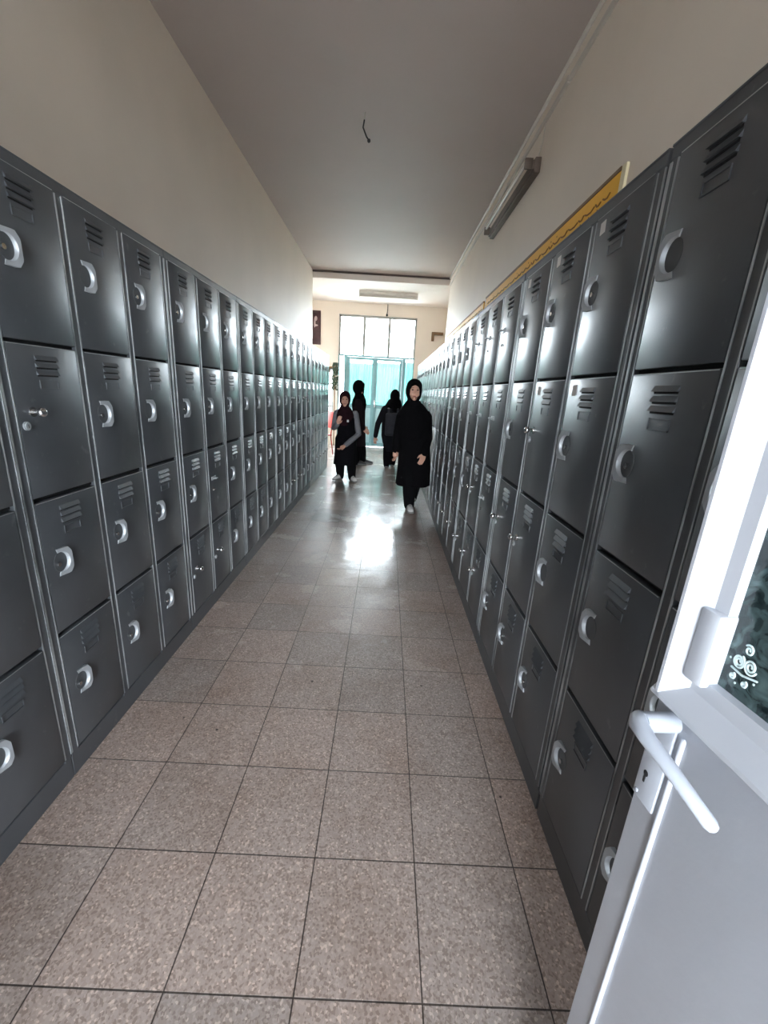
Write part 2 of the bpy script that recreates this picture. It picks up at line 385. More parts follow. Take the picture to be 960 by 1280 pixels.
# ------------------------------------------------------------------ far glazed screen: window above, double door below
YF = Y_FAR+.05
TZ = 2.2
wd = bpy.data.objects.new('window_1', None); C.objects.link(wd); wd.location = (0, YF, TZ); struct(wd)
f = MB()
fw = .045
f.box((OX0, -.03, 0), (OX0+fw, .03, OZ-TZ)).box((OX1-fw, -.03, 0), (OX1, .03, OZ-TZ)).box((OX0, -.03, OZ-TZ-.05), (OX1, .03, OZ-TZ))
for mx_ in (-.63, -.03): f.box((mx_-.033, -.03, 0), (mx_+.033, .03, OZ-TZ-.05))
f.obj('window_frame', M_GREYFR, wd)
for a, b in ((OX0+fw, -.65), (-.61, -.05), (-.01, OX1-fw)): MB().box((a, -.003, .02), (b, .003, OZ-TZ-.05)).obj('window_pane', M_GLASS, wd)
w2 = bpy.data.objects.new('window_2', None); C.objects.link(w2); w2.location = (0, YF, SZ0); struct(w2)
f = MB(); hh = SZ1-SZ0
f.box((SX0, -.03, 0), (SX0+.035, .03, hh)).box((SX1-.035, -.03, 0), (SX1, .03, hh)).box((SX0, -.03, hh-.035), (SX1, .03, hh)).box((SX0, -.07, 0), (SX1, .03, .045)).box((SX0, -.02, .74), (SX1, .02, .77)).box((SX0, -.02, .2), (SX1, .02, .225))
f.obj('window_frame', M_GREYFR, w2)
MB().box((SX0+.035, -.003, .045), (SX1-.035, .003, hh-.035)).obj('window_pane', glass('whitened_window_glass', (.3, .31, .31, 1)), w2)
w3 = bpy.data.objects.new('added_light_window', None); C.objects.link(w3); w3.location = (ROOM_L-.1, 8.95, .95); struct(w3)  # unseen window added to brighten the cross corridor
f = MB()
for y in (0, .53, 1.06): f.box((-.025, y, 0), (.025, y+.04, 1.4))
for z in (0, 1.36): f.box((-.025, 0, z), (.025, 1.1, z+.04))
f.obj('window_frame', M_GREYFR, w3); MB().box((-.003, .04, .04), (.003, 1.06, 1.36)).obj('window_pane', M_GLASS, w3)
dr = bpy.data.objects.new('door_1', None); C.objects.link(dr); dr.location = (0, YF, 0); struct(dr)
f = MB()
f.box((OX0, -.035, TZ-.045), (OX1, .04, TZ-.0005), .004)
f.box((OX0, -.03, 0), (OX0+.03, .03, TZ-.045)).box((OX1-.03, -.03, 0), (OX1, .03, TZ-.045))
f.box((-1.09, -.035, 0), (-1.01, .035, TZ-.045), .004).box((.33, -.035, 0), (.41, .035, TZ-.045), .004)
f.box((-.348, -.036, .01), (-.332, .036, TZ-.045), .002)
f.obj('door_frame', M_TEAL, dr)
MB().box((-1.205, -.003, .03), (-1.09, .003, TZ-.045)).obj('side_light', M_GLASS, dr)
s_ = MB().box((.41, -.003, 1.02), (.585, .003, TZ-.045)).obj('side_light', M_GLASS, dr)
MB().box((.41, -.015, .02), (.585, .015, 1.02)).obj('side_panel', M_PALETEAL, dr)
for a, b in ((-1.008, -.345), (-.335, .328)):
    l_ = MB()
    l_.box((a, -.025, .01), (a+.06, .025, TZ-.05), .003).box((b-.06, -.025, .01), (b, .025, TZ-.05), .003)
    l_.box((a+.06, -.025, TZ-.11), (b-.06, .025, TZ-.05), .003).box((a+.06, -.025, .96), (b-.06, .025, 1.05), .003).box((a+.06, -.025, .01), (b-.06, .025, .1), .003)
    leaf = l_.obj('door_leaf', M_TEAL, dr)
    MB().box((a+.06, -.003, 1.05), (b-.06, .003, TZ-.11)).obj('door_pane', M_GLASS, leaf)
    q = MB().box((a+.06, -.012, .1), (b-.06, .012, .96))
    q.box((a+.11, -.017, .16), (b-.11, -.012, .9), .002)
    q.obj('lower_panel', M_PALETEAL, leaf)
hn = MB().box((-.325, -.037, .98), (-.29, -.026, 1.16), .002); hn.tube([(-.307, -.037, 1.1), (-.307, -.08, 1.1), (-.2, -.08, 1.1)], .008); hn.obj('door_handle', M_CHROME, dr, True)
# turquoise curtains hung on the outside of the door panes
def curtain(x0, x1, z0, z1, label):
    t = bmesh.new(); n = 90; y0 = YF+.09
    rows = []
    for j in range(9):
        z = z0+(z1-z0)*j/8
        rows.append([t.verts.new((x0+(x1-x0)*i/n, y0+.014*math.sin(i/n*(x1-x0)*95+.4*math.sin(j*.7))+.005*math.sin(i*.9), z)) for i in range(n+1)])
    for a, b in zip(rows, rows[1:]):
        for i in range(n): t.faces.new((a[i], a[i+1], b[i+1], b[i]))
    me = bpy.data.meshes.new('curtain'); t.to_mesh(me); t.free(); me.materials.append(M_CURT)
    for p_ in me.polygons: p_.use_smooth = True
    o = link('curtain', me)
    tag(o, label, 'curtain'); return o
curtain(-1.0, -.345, .9, 2.02, 'turquoise pleated curtain behind the left leaf of the far glazed door')
curtain(-.33, .33, .9, 2.06, 'turquoise pleated curtain behind the right leaf of the far glazed door')
curtain(.4, .6, .9, 2.1, 'narrow turquoise curtain behind the side light right of the far door')

# ------------------------------------------------------------------ lockers
UH = 1.905; DEP = .455; ROWZ = (.1, .549, .998, 1.442); DH = .434; ST = .03
def unit_frame_mesh(W, cap=.004):
    b = MB(); cw = (W-4*ST)/3
    b.box((-DEP, 0, .0), (-.022, W, UH-.004))                          # carcass
    for k in range(4):
        y = k*(cw+ST); b.box((-.024, y+.0005, .085), (0, y+ST-.0005, UH-.03), .001, seg=1)
    b.box((-.024, 0, UH-.031), (.002, W, UH), .002, seg=1)             # top rail and lid edge
    b.box((-DEP, 0, UH-.006), (.004, W, UH), .001, seg=1)
    b.box((-.024, 0, 0), (-.004, W, .088), .002, seg=1)                # plinth
    for z in ROWZ[1:]: b.box((-.024, ST, z-.012), (-.012, W-ST, z+.004), mi=2)
    for k in range(4):                                                # bare steel edges of the uprights
        y = k*(cw+ST)
        for yy, ww in ((y, .0035 if k else cap), (y+ST-(.0035), .0035)):
            b.box((-.001, yy, .1), (.0022, yy+ww, UH-.035), mi=1)
    return b.mesh('locker_frame', [M_LOCK, M_STEEL, M_DARK], 30)
def door_mesh(W):
    """door skin with three pressed louvres and a card holder; origin at its lower left corner"""
    dw = (W-4*ST)/3-.006; b = MB()
    b.box((-.02, 0, 0), (.0012, dw, DH), .0022)
    c = dw*.5; lw = .042
    for k in range(3):
        z = DH-.040-k*.021
        b.prism([(.001, z+.013), (.0085, z), (.001, z)], 'xz', c-lw, c+lw)          # hood
        b.box((.0008, c-lw+.003, z-.0045), (.0022, c+lw-.003, z+.0005), mi=1)       # dark slot
    z0, z1 = DH-.122, DH-.096
    for q in ((c-.036, z0, c+.036, z0+.0025), (c-.036, z0, c-.033, z1), (c+.033, z0, c+.036, z1)):
        b.box((.001, q[0], q[1]), (.004, q[2], q[3]))
    b.box((.001, c-.034, z1-.003), (.003, c+.034, z1))
    b.box((.0005, .004, DH-.0035), (.0017, dw-.004, DH-.0015), mi=2)
    return b.mesh('locker_door', [M_LOCK, M_DARK, M_STEEL], 30)
def pull_mesh(sgn):
    """half plate raised like a lip round a round finger hole; sgn = side of the raised lip along y"""
    t = bmesh.new(); ro = .046; ri = .030; n = 28
    def outer(a):
        x, z = math.cos(a), math.sin(a)
        k = 1/max(abs(x)/.038, abs(z)/ro, (abs(x)+abs(z)*.62)/.054)
        return x*k, z*k
    rows = []
    for i in range(n+1):
        a = -PI/2-.25+(PI+.5)*i/n
        oy, oz = outer(a); iy, iz = math.cos(a)*ri*.92, math.sin(a)*ri*1.12
        def rise(y): return .0025+.0115*min(1, max(0, (y+.010)/.044))
        h0, h1 = rise(oy), rise(iy)
        rows.append([t.verts.new((x, sgn*y, z)) for x, y, z in ((.0, oy, oz), (h0-.0015, oy, oz), (h0, oy*.97, oz*.97), (h1, iy*1.04, iz*1.04), (h1-.0015, iy, iz), (.0, iy*.94, iz*.94))])
    for a, b in zip(rows, rows[1:]):
        for k in range(5): t.faces.new((a[k], a[k+1], b[k+1], b[k]))
    t.faces.new(rows[0]); t.faces.new(rows[-1][::-1])
    m = MB(); m._add(t, 0)
    me = m.mesh('pull', M_PULL, 35); return me
def dish_mesh():
    """round pressed recess seen in the finger hole"""
    b = MB(); t = bmesh.new(); n = 24; rr = [(.0345, .0016), (.031, .0002), (.0, .0002)]
    c = t.verts.new((.0009, 0, 0)); prev = None
    rings = [[t.verts.new((h, math.cos(2*PI*k/n)*r*.92, math.sin(2*PI*k/n)*r*1.12)) for k in range(n)] for r, h in ((.0295, .0006), (.0285, .0014), (.026, .0012), (.015, .0010))]
    for a, q in zip(rings, rings[1:]):
        for k in range(n): t.faces.new((a[k], a[(k+1) % n], q[(k+1) % n], q[k]))
    for k in range(n): t.faces.new((rings[-1][k], rings[-1][(k+1) % n], c))
    b._add(t); return b.mesh('recess', simple('shade_toned_recess', srgb(88, 92, 95), .45, .3), 40)  # recess shade put into the colour, slightly darker than the locker
def knob_mesh():
    b = MB(); b.cyl((0, 0, 0), (.003, 0, 0), .014, seg=20).cyl((.003, 0, 0), (.02, 0, 0), .006).ball((.028, 0, 0), (.011, .014, .014), 20)
    return b.mesh('knob', M_CHROME, 50)
def lock_mesh():
    b = MB(); b.cyl((0, 0, 0), (.004, 0, 0), .0125, seg=20).cyl((.004, 0, 0), (.007, 0, 0), .009, seg=18).box((.0066, -.0012, -.005), (.0074, .0012, .005), mi=1)
    return b.mesh('lock', [M_PULL, M_DARK], 50)
def hasp_mesh():
    b = MB(); b.box((0, -.03, -.011), (.004, .03, .011), .001).tube([(.004, .012, 0), (.022, .012, 0), (.022, -.012, 0), (.004, -.012, 0)], .0032, 8)
    return b.mesh('hasp', M_PULL, 50)
def small_lock(): 
    b = MB(); b.cyl((0, 0, 0), (.006, 0, 0), .007, seg=14); return b.mesh('lock', M_CHROME, 50)
PULL = {+1: pull_mesh(+1), -1: pull_mesh(-1)}; DISH = dish_mesh(); KNOB = knob_mesh(); LOCK = lock_mesh(); HASP = hasp_mesh(); SLOCK = small_lock()
ST_ME = MB().box((0, -.014, -.016), (.001, .014, .016)).mesh('sticker', M_STICK)
CACHE = {}
def locker_unit(side, y0, W, label, codes, far_bright=False, stickers=()):
    """side +1: left row facing +x, -1: right row. codes: 3 strings of 4 letters (column from the near end, rows bottom to top)"""
    key = (round(W, 3), side)
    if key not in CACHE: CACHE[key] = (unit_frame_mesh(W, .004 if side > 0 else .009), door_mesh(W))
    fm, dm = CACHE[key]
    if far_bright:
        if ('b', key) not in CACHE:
            a, b = fm.copy(), dm.copy(); a.materials[0] = M_LOCK_LIT; b.materials[0] = M_LOCK_LIT; CACHE['b', key] = (a, b)
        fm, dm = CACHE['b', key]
    cw = (W-4*ST)/3; dw = cw-.006
    if side > 0: t = thing('locker_unit', (XL, y0, 0), label, 'locker', 'four tier locker units of the left row')
    else: t = thing('locker_unit', (XR, y0+W, 0), label, 'locker', 'four tier locker units of the right row', PI)
    link('locker_frame', fm, t)
    for c in range(3):
        cc = c if side > 0 else 2-c        # column index from the near end -> local order
        yb = ST+cc*(cw+ST)+.003
        for r in range(4):
            jit = R.uniform(-.0012, .0012)
            d = link('locker_door', dm, t, (.0008, yb, ROWZ[r]), (0, 0, R.uniform(-.006, .006) if True else 0))
            k = codes[c][r]
            # handle sits at the near edge (left row) or the far edge (right row): local low y both times
            hy, hz = .056, .228+jit
            lip = +1 if side > 0 else -1
            if k == 'p':
                link('recess', DISH, d, (.0012, hy, hz)); link('pull', PULL[lip], d, (.0012, hy, hz))
                if R.random() < .6: link('lock', SLOCK, d, (.003, hy-(.012 if side > 0 else -.004), hz-.004))
            elif k == 'P':
                link('recess', DISH, d, (.0012, hy, hz)); link('pull', PULL[lip], d, (.0012, hy, hz)); link('lock', SLOCK, d, (.0012, hy-.046, hz-.008))
            elif k == 'k':
                link('knob', KNOB, d, (.0012, hy-.005, hz+.02)); link('lock', LOCK, d, (.0012, hy-.035, hz-.018))
            elif k == 'h':
                link('hasp', HASP, d, (.0012, hy, hz+.03)); link('lock', SLOCK, d, (.0012, hy-.01, hz-.04))
            if (c, r) in stickers:
                link('sticker', ST_ME, d, (.0013, .045, DH-.035), (R.uniform(-.1, .1), 0, 0))
    return t
def rnd_codes():
    return [''.join(R.choice('pppppkh') for _ in range(3))+'p' for _ in range(3)]
left = [(.21, .92, 'locker unit at the left picture edge, cropped, nearest the camera', ['pppp', 'pppp', 'pppp']),
        (1.13, .92, 'left locker unit with the knob and round key lock on its near second-row door', ['ppkp', 'pppp', 'pppp']),
        (2.05, .92, 'left locker unit just beyond the knob-door unit, between bright steel edge lines', ['kppp', 'khpp', 'pppp']),
        (2.97, .925, 'left locker unit fourth from the camera, starting at the bright steel upright', None),
        (3.895, .925, 'left locker unit midway along the row, fifth from the camera', None),
        (4.82, .925, 'dark left locker unit just before the window-bright far units', None),
        (5.745, .925, 'left locker unit coloured window-bright, second from the far end', ['kppp', 'kppp', 'kppp']),
        (6.67, .79, 'locker unit coloured window-bright, ending the left row beside the red chair', ['kppp', 'kppp', 'kppp'])]
for i, (y, W, lab, cd) in enumerate(left):
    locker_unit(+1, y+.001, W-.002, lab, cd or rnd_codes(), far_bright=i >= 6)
right = [(.125, .955, 'locker unit behind the open white door, nearest on the right', ['pppp', 'pppp', 'pppP']),
         (1.09, .97, 'right locker unit with white square stickers on its top doors, second from the camera', ['pppp', 'pkkp', 'pkpp']),
         (2.07, .97, 'right locker unit with bar hasps on its bright top doors, third from the camera', ['khhh', 'kkhh', 'kphh']),
         (3.05, .97, 'right locker unit beyond the hasp-door unit, fourth from the camera', ['kppp', 'kphp', 'kphp']),
         (4.03, .97, 'right locker unit beside the woman in the long black coat', None),
         (5.01, .97, 'right locker unit just past the woman in the long black coat', None),
         (5.99, .97, 'third locker unit from the far end of the right row', None),
         (6.97, .88, 'second locker unit from the far end of the right row', None),
         (7.86, .86, 'farthest locker unit of the right row, beside the far window', None)]
for i, (y, W, lab, cd) in enumerate(right):
    locker_unit(-1, y+.001, W-.002, lab, cd or rnd_codes(), stickers=((0, 3), (1, 3), (2, 3), (0, 2), (1, 2)) if i == 1 else ())

# ------------------------------------------------------------------ white metal door standing open beside the camera
TH = math.radians(5.7)
D2 = bpy.data.objects.new('door_2', None); C.objects.link(D2); struct(D2)
# local: x = from the free edge towards the hinge, y = away from the corridor, z up
D2.matrix_world = Matrix(((math.sin(TH), math.cos(TH), 0, .360), (-math.cos(TH), math.sin(TH), 0, .43), (0, 0, 1, 0), (0, 0, 0, 1)))
DW, DZ = .86, 2.05
l_ = MB()
l_.box((0, .0, .02), (DW, .035, 1.02), .002)                                  # lower sheet panel
l_.box((0, 0, 1.0), (.052, .035, DZ), .002).box((DW-.05, 0, 1.0), (DW, .035, DZ), .002).box((0, 0, DZ-.06), (DW, .035, DZ), .002)
leaf = l_.obj('door_leaf', M_WHITE, D2, 35)
MB().tube([(.040, -.0005, .03), (.044, -.0005, .99)], .0035, 10).obj('pressed_rib', M_WHITE, leaf, True)
fr = MB()                                                                     # raised glazing frame
def frame_prof(u): return u
fr.prism([(0.0, -.001), (.013, -.024), (.017, -.028), (.021, -.028), (.041, -.010), (.056, -.009), (.056, .004), (0, .004)], 'xy', 1.035, DZ)
# bottom rail of the raised frame: profile in y,z
fr.prism([(-.001, 1.028), (-.024, 1.031), (-.028, 1.035), (-.028, 1.040), (-.010, 1.062), (-.009, 1.08), (.004, 1.08), (.004, 1.028)], 'yz', 0.012, DW)
fr.obj('glazing_frame', M_WHITE, D2, 30)
bead = MB().box((.034, -.019, 1.074), (.0585, .004, 1.16), .004)
bead.obj('glazing_bead', M_WHITE, D2, 30)
pane = MB().box((.046, .002, 1.075), (DW-.05, .007, DZ-.06)).obj('door_glass', M_PGLASS, D2)
mk = MB()
def swirl(cx, cz, s, turns, w=.0011):
    pts = [(cx+s*(.25+.75*a/(2*PI*turns))*math.cos(a), .0015, cz+s*1.3*(.25+.75*a/(2*PI*turns))*math.sin(a)) for a in [k*.35 for k in range(int(2*PI*turns/.35)+1)]]
    mk.tube(pts, w, 6)
swirl(.071, 1.118, .006, 2.2); swirl(.083, 1.119, .0065, 2.0); swirl(.077, 1.134, .0045, 1.4); swirl(.069, 1.1, .003, 1.2); swirl(.082, 1.099, .003, 1.2)
mk.tube([(.066, .0015, 1.108), (.078, .0015, 1.106), (.092, .0015, 1.11)], .0012, 6)
mk.tube([(.108, .0015, 1.128), (.112, .0015, 1.136), (.119, .0015, 1.134), (.118, .0015, 1.124), (.108, .0015, 1.112), (.122, .0015, 1.112)], .0022, 6)
for k in range(26): mk.ball((R.uniform(.062, .12), .0016, R.uniform(1.09, 1.3)), (.0012, .0005, .0014), 6)
mk.obj('frosted_marking', M_FROST, pane, True)
lp = MB().box((.002, -.005, .868), (.036, .0, 1.05), .002); plate = lp.obj('lock_plate', M_HANDLE, D2, 30)
kh = MB(); kh.ball((.0145, -.0048, .910), (.0038, .0012, .0045), 14); kh.box((.0132, -.0058, .897), (.0158, -.0045, .909)); kh.obj('keyhole', M_DARK, plate)
kh = MB(); kh.ball((.008, -.005, .876), (.003, .0015, .003), 10); kh.obj('screw', M_HANDLE, plate, True)
hb = MB().tube([(.030, -.004, 1.004), (.030, -.045, 1.006)], .0115, 20, caps=False)
hb.tube([(.027, -.046, 1.007), (.035, -.053, 1.0065), (.052, -.0545, 1.004), (.078, -.0535, 1.0), (.104, -.049, .991), (.128, -.041, .978)],
        [(.0105, .0105), (.010, .0105), (.0085, .0095), (.0076, .0086), (.0072, .0082), (.0068, .0078)], 18)
hb.obj('lever_handle', M_HANDLE, D2, 60)
for z in (.25, 1.0, 1.8): MB().cyl((DW+.006, .02, z), (DW+.006, .02, z+.1), .008).obj('hinge', M_WHITE, D2, True)

# ------------------------------------------------------------------ ceiling and wall fittings
o = MB().tube([(WR-.014, -.3, Z_C-.016), (WR-.014, Y_END-.05, Z_C-.016)], .013, 10).obj('conduit', M_COND, None, True)
tag(o, 'pale conduit in the corner of the right wall and the ceiling, the upper of two', 'conduit')
m_ = MB().box((WR-.02, -.3, Z_C-.145), (WR, Y_END-.05, Z_C-.115), .003)
for y in (1.9, 3.3, 4.7, 6.1, 7.5): m_.box((WR-.025, y, Z_C-.15), (WR, y+.02, Z_C-.11), .002)
tag(m_.obj('cable_trunking', M_COND, None, 30), 'pale cable trunking on the right wall just below the ceiling conduit', 'conduit')
o = MB().tube([(WR-.006, 3.72, Z_C-.145), (WR-.006, 3.73, 3.22), (WR-.006, 3.85, 3.12)], .004, 8).obj('cable', M_COND, None, True)
tag(o, 'thin cable dropping from the trunking to the wall lamp', 'cable')
def strip_lamp(loc, L, label, axis, mat, tube_shift):
    t = thing('fluorescent_lamp', loc, label, 'lamp')
    if axis == 'y':     # on the right wall
        MB().box((-.045, 0, -.05), (0, L, .05), .004).box((-.06, 0, -.03), (-.045, L, .03), .003).obj('lamp_housing', mat, t, 30)
        for y in (.02, L-.04): MB().box((-.115, y, -.022), (-.055, y+.022, .05), .004).obj('lamp_holder', mat, t, 30)
        MB().tube([(-.095, .04, .035), (-.095, L-.04, .035)], .014, 14, caps=False).obj('fluorescent_tube', M_TUBE, t, True)
    else:
        MB().box((0, -.05, -.05), (L, .05, 0), .004).obj('lamp_housing', mat, t, 30)
        for x in (0, L-.03): MB().box((x, -.05, -.12), (x+.03, .03, -.045), .004).obj('lamp_holder', mat, t, 30)
        MB().tube([(.03, -.02, -.095), (L-.03, -.02, -.095)], .016, 14, caps=False).obj('fluorescent_tube', M_TUBE, t, True)
        MB().box((.03, .0, -.11), (L-.03, .012, -.045), .003).obj('reflector', mat, t, 30)
    return t
strip_lamp((WR, 3.72, 3.07), 1.42, 'unlit dusty strip lamp on the upper right wall', 'y', M_LAMPB, 0)
strip_lamp((-.70, 9.45, Z_F), 1.22, 'unlit white strip lamp on the far ceiling before the window', 'x', M_LAMPW, 0)
t = MB(); t.tube([(-.30, 4.0, Z_C), (-.302, 4.0, Z_C-.05)], .006, 8).tube([(-.302, 4.0, Z_C-.05), (-.31, 4.0, Z_C-.1), (-.28, 4.0, Z_C-.16), (-.262, 4.0, Z_C-.18)], .006, 8, mi=1).ball((-.26, 4.0, Z_C-.185), .014, 10, mi=1)
tag(t.obj('hanging_cable', [M_COND, M_CABLE], None, True), 'short loose lamp cable hanging from the corridor ceiling', 'cable')
t = MB(); t.tube([(-.10, Y_FAR-.01, Z_F), (-.10, Y_FAR-.012, 3.2), (-.11, Y_FAR-.02, 3.13)], .008, 8).ball((-.11, Y_FAR-.025, 3.11), (.025, .02, .03), 10)
tag(t.obj('hanging_cable', M_CABLE, None, True), 'short dark cable end hanging above the far window', 'cable')

# yellow banners on the right wall above the lockers
def banner(y0, y1, z0, z1, label, end=False):
    t = thing('banner', (WR, y0, z0), label, 'banner')
    hh = z1-z0; Ln = y1-y0
    MB().box((-.012, 0, 0), (0, Ln, hh), .002).obj('banner_panel', M_YEL, t)
    MB().box((-.018, 0, hh-.012), (0, Ln, hh+.006), .002).obj('banner_top_strip', M_YINK if not end else M_WOOD, t)
    b = MB(); y = .08; r = random.Random(3)
    while y < Ln-.12:      # a line of joined script-like strokes
        w_ = r.uniform(.05, .13); z = hh*.55
        b.tube([(-.013, y, z+.004*r.uniform(0, 2)), (-.013, y+w_*.3, z-.008), (-.013, y+w_*.7, z-.006), (-.013, y+w_, z+.006*r.uniform(0, 1.6))], .0045, 5)
        if r.random() < .6: b.ball((-.013, y+w_*.5, z+r.choice((-.028, .03))), (.002, .006, .006), 6)
        y += w_+r.uniform(.012, .03)
    b.obj('banner_lettering', M_YINK, t)
    if end: MB().box((-.014, -.045, 0), (0, -.002, hh+.004), .002).obj('banner_end_strip', M_CREAMEDGE, t)
    return t
banner(2.33, 5.12, 2.27, 2.44, 'long yellow lettered banner on the right wall above the near lockers', True)
banner(5.22, 8.25, 2.27, 2.42, 'yellow banner on the right wall above the far lockers, beyond the longer one')

# picture, board, shelf with plant, small box, red chair
t = thing('picture', (-1.855, Y_FAR, 2.75), 'dark maroon framed picture on the far wall left of the window', 'picture')
MB().box((-.185, -.02, -.375), (.185, 0, .375), .003).obj('picture_panel', M_PIC, t)
b = MB(); b.ball((.07, -.0205, .2), (.032, .002, .055)).ball((.045, -.0205, .1), (.018, .002, .1)).ball((.07, -.0205, .05), (.05, .002, .022)).ball((-.13, -.0205, 0), (.035, .002, .16)).ball((-.06, -.0205, .22), (.05, .002, .06)).ball((-.02, -.0205, -.15), (.02, .002, .12))
b.obj('printed_figures', M_PICL, t, True)
t = thing('wall_shelf', (-1.42, Y_FAR, 1.86), 'small brown shelf on the far wall left of the door', 'shelf')
MB().box((-.14, -.16, 0), (.12, 0, .03), .003).obj('shelf_board', M_WOOD, t); MB().box((-.03, -.12, -.1), (0, 0, 0), .003).obj('shelf_bracket', M_WOOD, t)
t = thing('climbing_plant', (-1.29, Y_FAR-.12, 0), 'dark trailing plant on a thin brown pole left of the far door', 'plant')
MB().cyl((0, 0, 0), (0, 0, 1.95), .014).obj('pole', M_WOOD, t, True)
b = MB(); r = random.Random(5)
for k in range(150):
    z = 1.35+.62*r.random()**.8; a = r.random()*2*PI; rad = r.uniform(.02, .075)
    b.ball((math.cos(a)*rad, math.sin(a)*rad*.8, z), (r.uniform(.015, .03), .006, r.uniform(.015, .03)), 6)
o = b.obj('leaves', M_LEAF, t, True)
t = MB().box((.98, Y_FAR-.06, 2.74), (1.25, Y_FAR, 2.8), .004); t.box((.98, Y_FAR-.07, 2.6), (1.04, Y_FAR, 2.79), .004)
tag(t.obj('wall_bracket', M_WOOD), 'small brown bracket on the far wall right of the window', 'bracket')

def chair(loc, rz, label):
    t = thing('chair', loc, label, 'chair', rz=rz)
    b = MB(); b.box((-.21, -.2, .41), (.21, .22, .435), .01); b.obj('seat', M_RED, t, 40)
    tb = bmesh.new(); n = 12; rows = []
    for j in range(7):
        z = .56+.34*j/6
        rows.append([tb.verts.new(((i/n-.5)*.43, .24+.05*(j/6)-.05*(abs(i/n-.5)*2)**2, z)) for i in range(n+1)])
    for a, c in zip(rows, rows[1:]):
        for i in range(n): tb.faces.new((a[i], a[i+1], c[i+1], c[i]))
    me = bpy.data.meshes.new('backrest'); tb.to_mesh(me); tb.free(); me.materials.append(M_RED)
    o = link('backrest', me, t); md = o.modifiers.new('s', 'SOLIDIFY'); md.thickness = .015
    for sx in (-1, 1):
        MB().tube([(sx*.2, -.2, 0.012), (sx*.185, -.17, .41)], .011, 10).obj('leg', M_RED, t, True)
        MB().tube([(sx*.2, .25, 0.012), (sx*.185, .2, .42), (sx*.185, .27, .88)], .011, 10).obj('leg', M_RED, t, True)
    return t
chair((-1.42, 8.95, 0), math.radians(-60), 'red plastic chair beyond the end of the left lockers')

# ------------------------------------------------------------------ people
M_SKIN = simple('skin', srgb(196, 150, 128), .5)
M_BLACK = simple('black_cloth', srgb(9, 8, 10), 1, spec=.12, noise=.15, nscale=20)
M_BLACK2 = simple('black_scarf_cloth', srgb(8, 7, 9), 1, spec=.12, noise=.15, nscale=20)
M_MAROON = simple('dark_maroon_scarf_cloth', srgb(34, 14, 20), 1, spec=.2, noise=.2, nscale=18)
M_GREYK = simple('grey_knit', srgb(112, 112, 116), .9, noise=.12, nscale=40)
M_NAVY = simple('dark_uniform_cloth', srgb(11, 10, 14), 1, spec=.15, noise=.15, nscale=20)
M_CHAR = simple('charcoal_jacket_cloth', srgb(20, 20, 25), 1, spec=.2, noise=.15, nscale=14)
M_BROWNC = simple('dark_brown_coat_cloth', srgb(28, 20, 24), 1, spec=.2, noise=.15, nscale=14)
M_TROU = simple('dark_trouser_cloth', srgb(9, 9, 11), 1, spec=.15, noise=.1)
M_SHOE = simple('white_shoe_leather', srgb(206, 204, 200), .45, noise=.06)
M_SHOED = simple('dark_shoe_leather', srgb(40, 38, 40), .5)
M_SOLE = simple('shoe_sole_rubber', srgb(120, 118, 114), .6)
M_EYE = simple('dark_eye', srgb(28, 18, 16), .2)
M_BROW = simple('dark_brow_hair', srgb(36, 26, 24), .8)
M_LIP = simple('lip_skin', srgb(160, 96, 90), .5)
M_BAG = simple('grey_backpack_cloth', srgb(40, 40, 47), .8, noise=.12, nscale=14)
M_BADGE = simple('white_badge_cloth', srgb(210, 206, 206), .7)

def rotz(v, a): return Vector((v[0]*math.cos(a)-v[1]*math.sin(a), v[0]*math.sin(a)+v[1]*math.cos(a), v[2]))
def face_frame(c, yaw, tilt):
    """matrix whose -y axis is where the face looks"""
    return Matrix.Translation(c) @ Matrix.Rotation(yaw, 4, 'Z') @ Matrix.Rotation(tilt, 4, 'X')
def add_head(mb, M, s=1.0):
    t = bmesh.new(); bmesh.ops.create_uvsphere(t, u_segments=36, v_segments=26, radius=1)
    for v in t.verts:
        x, y, z = v.co
        w_ = 1.0 if z > -.1 else 1-.33*((-z-.1)/.9)**1.3        # narrower jaw
        X = x*.074*w_; Y = y*.093*(1 if z > -.2 else 1-.12*(-z-.2)); Z = z*.112
        if y < 0:                                               # front: flatten face, sockets, cheeks
            fz = -y
            Y *= 1-.08*fz
            if abs(z-.08) < .16 and .18 < abs(x) < .62: Y += .006*fz*(1-abs(z-.08)/.16)
        v.co = Vector((X, Y, Z))*s
    mb._add(t, 0, M)
    def A(c, r):
        t = bmesh.new(); bmesh.ops.create_uvsphere(t, u_segments=12, v_segments=8, radius=1)
        mb._add(t, 0, M @ Matrix.Translation(Vector(c)*s) @ Matrix.Diagonal((r[0]*s, r[1]*s, r[2]*s, 1)))
    A((0, -.086, -.008), (.0075, .009, .022)); A((0, -.092, -.027), (.011, .010, .008))     # nose bridge, tip
    A((0, -.076, -.06), (.024, .009, .012)); A((0, -.062, -.09), (.026, .018, .016))        # mouth mound, chin
    A((0, -.078, .035), (.045, .012, .014))                                                # brow
    for sx in (-1, 1): A((sx*.074, .004, -.01), (.008, .018, .03)); A((sx*.034, -.058, -.035), (.024, .02, .026))
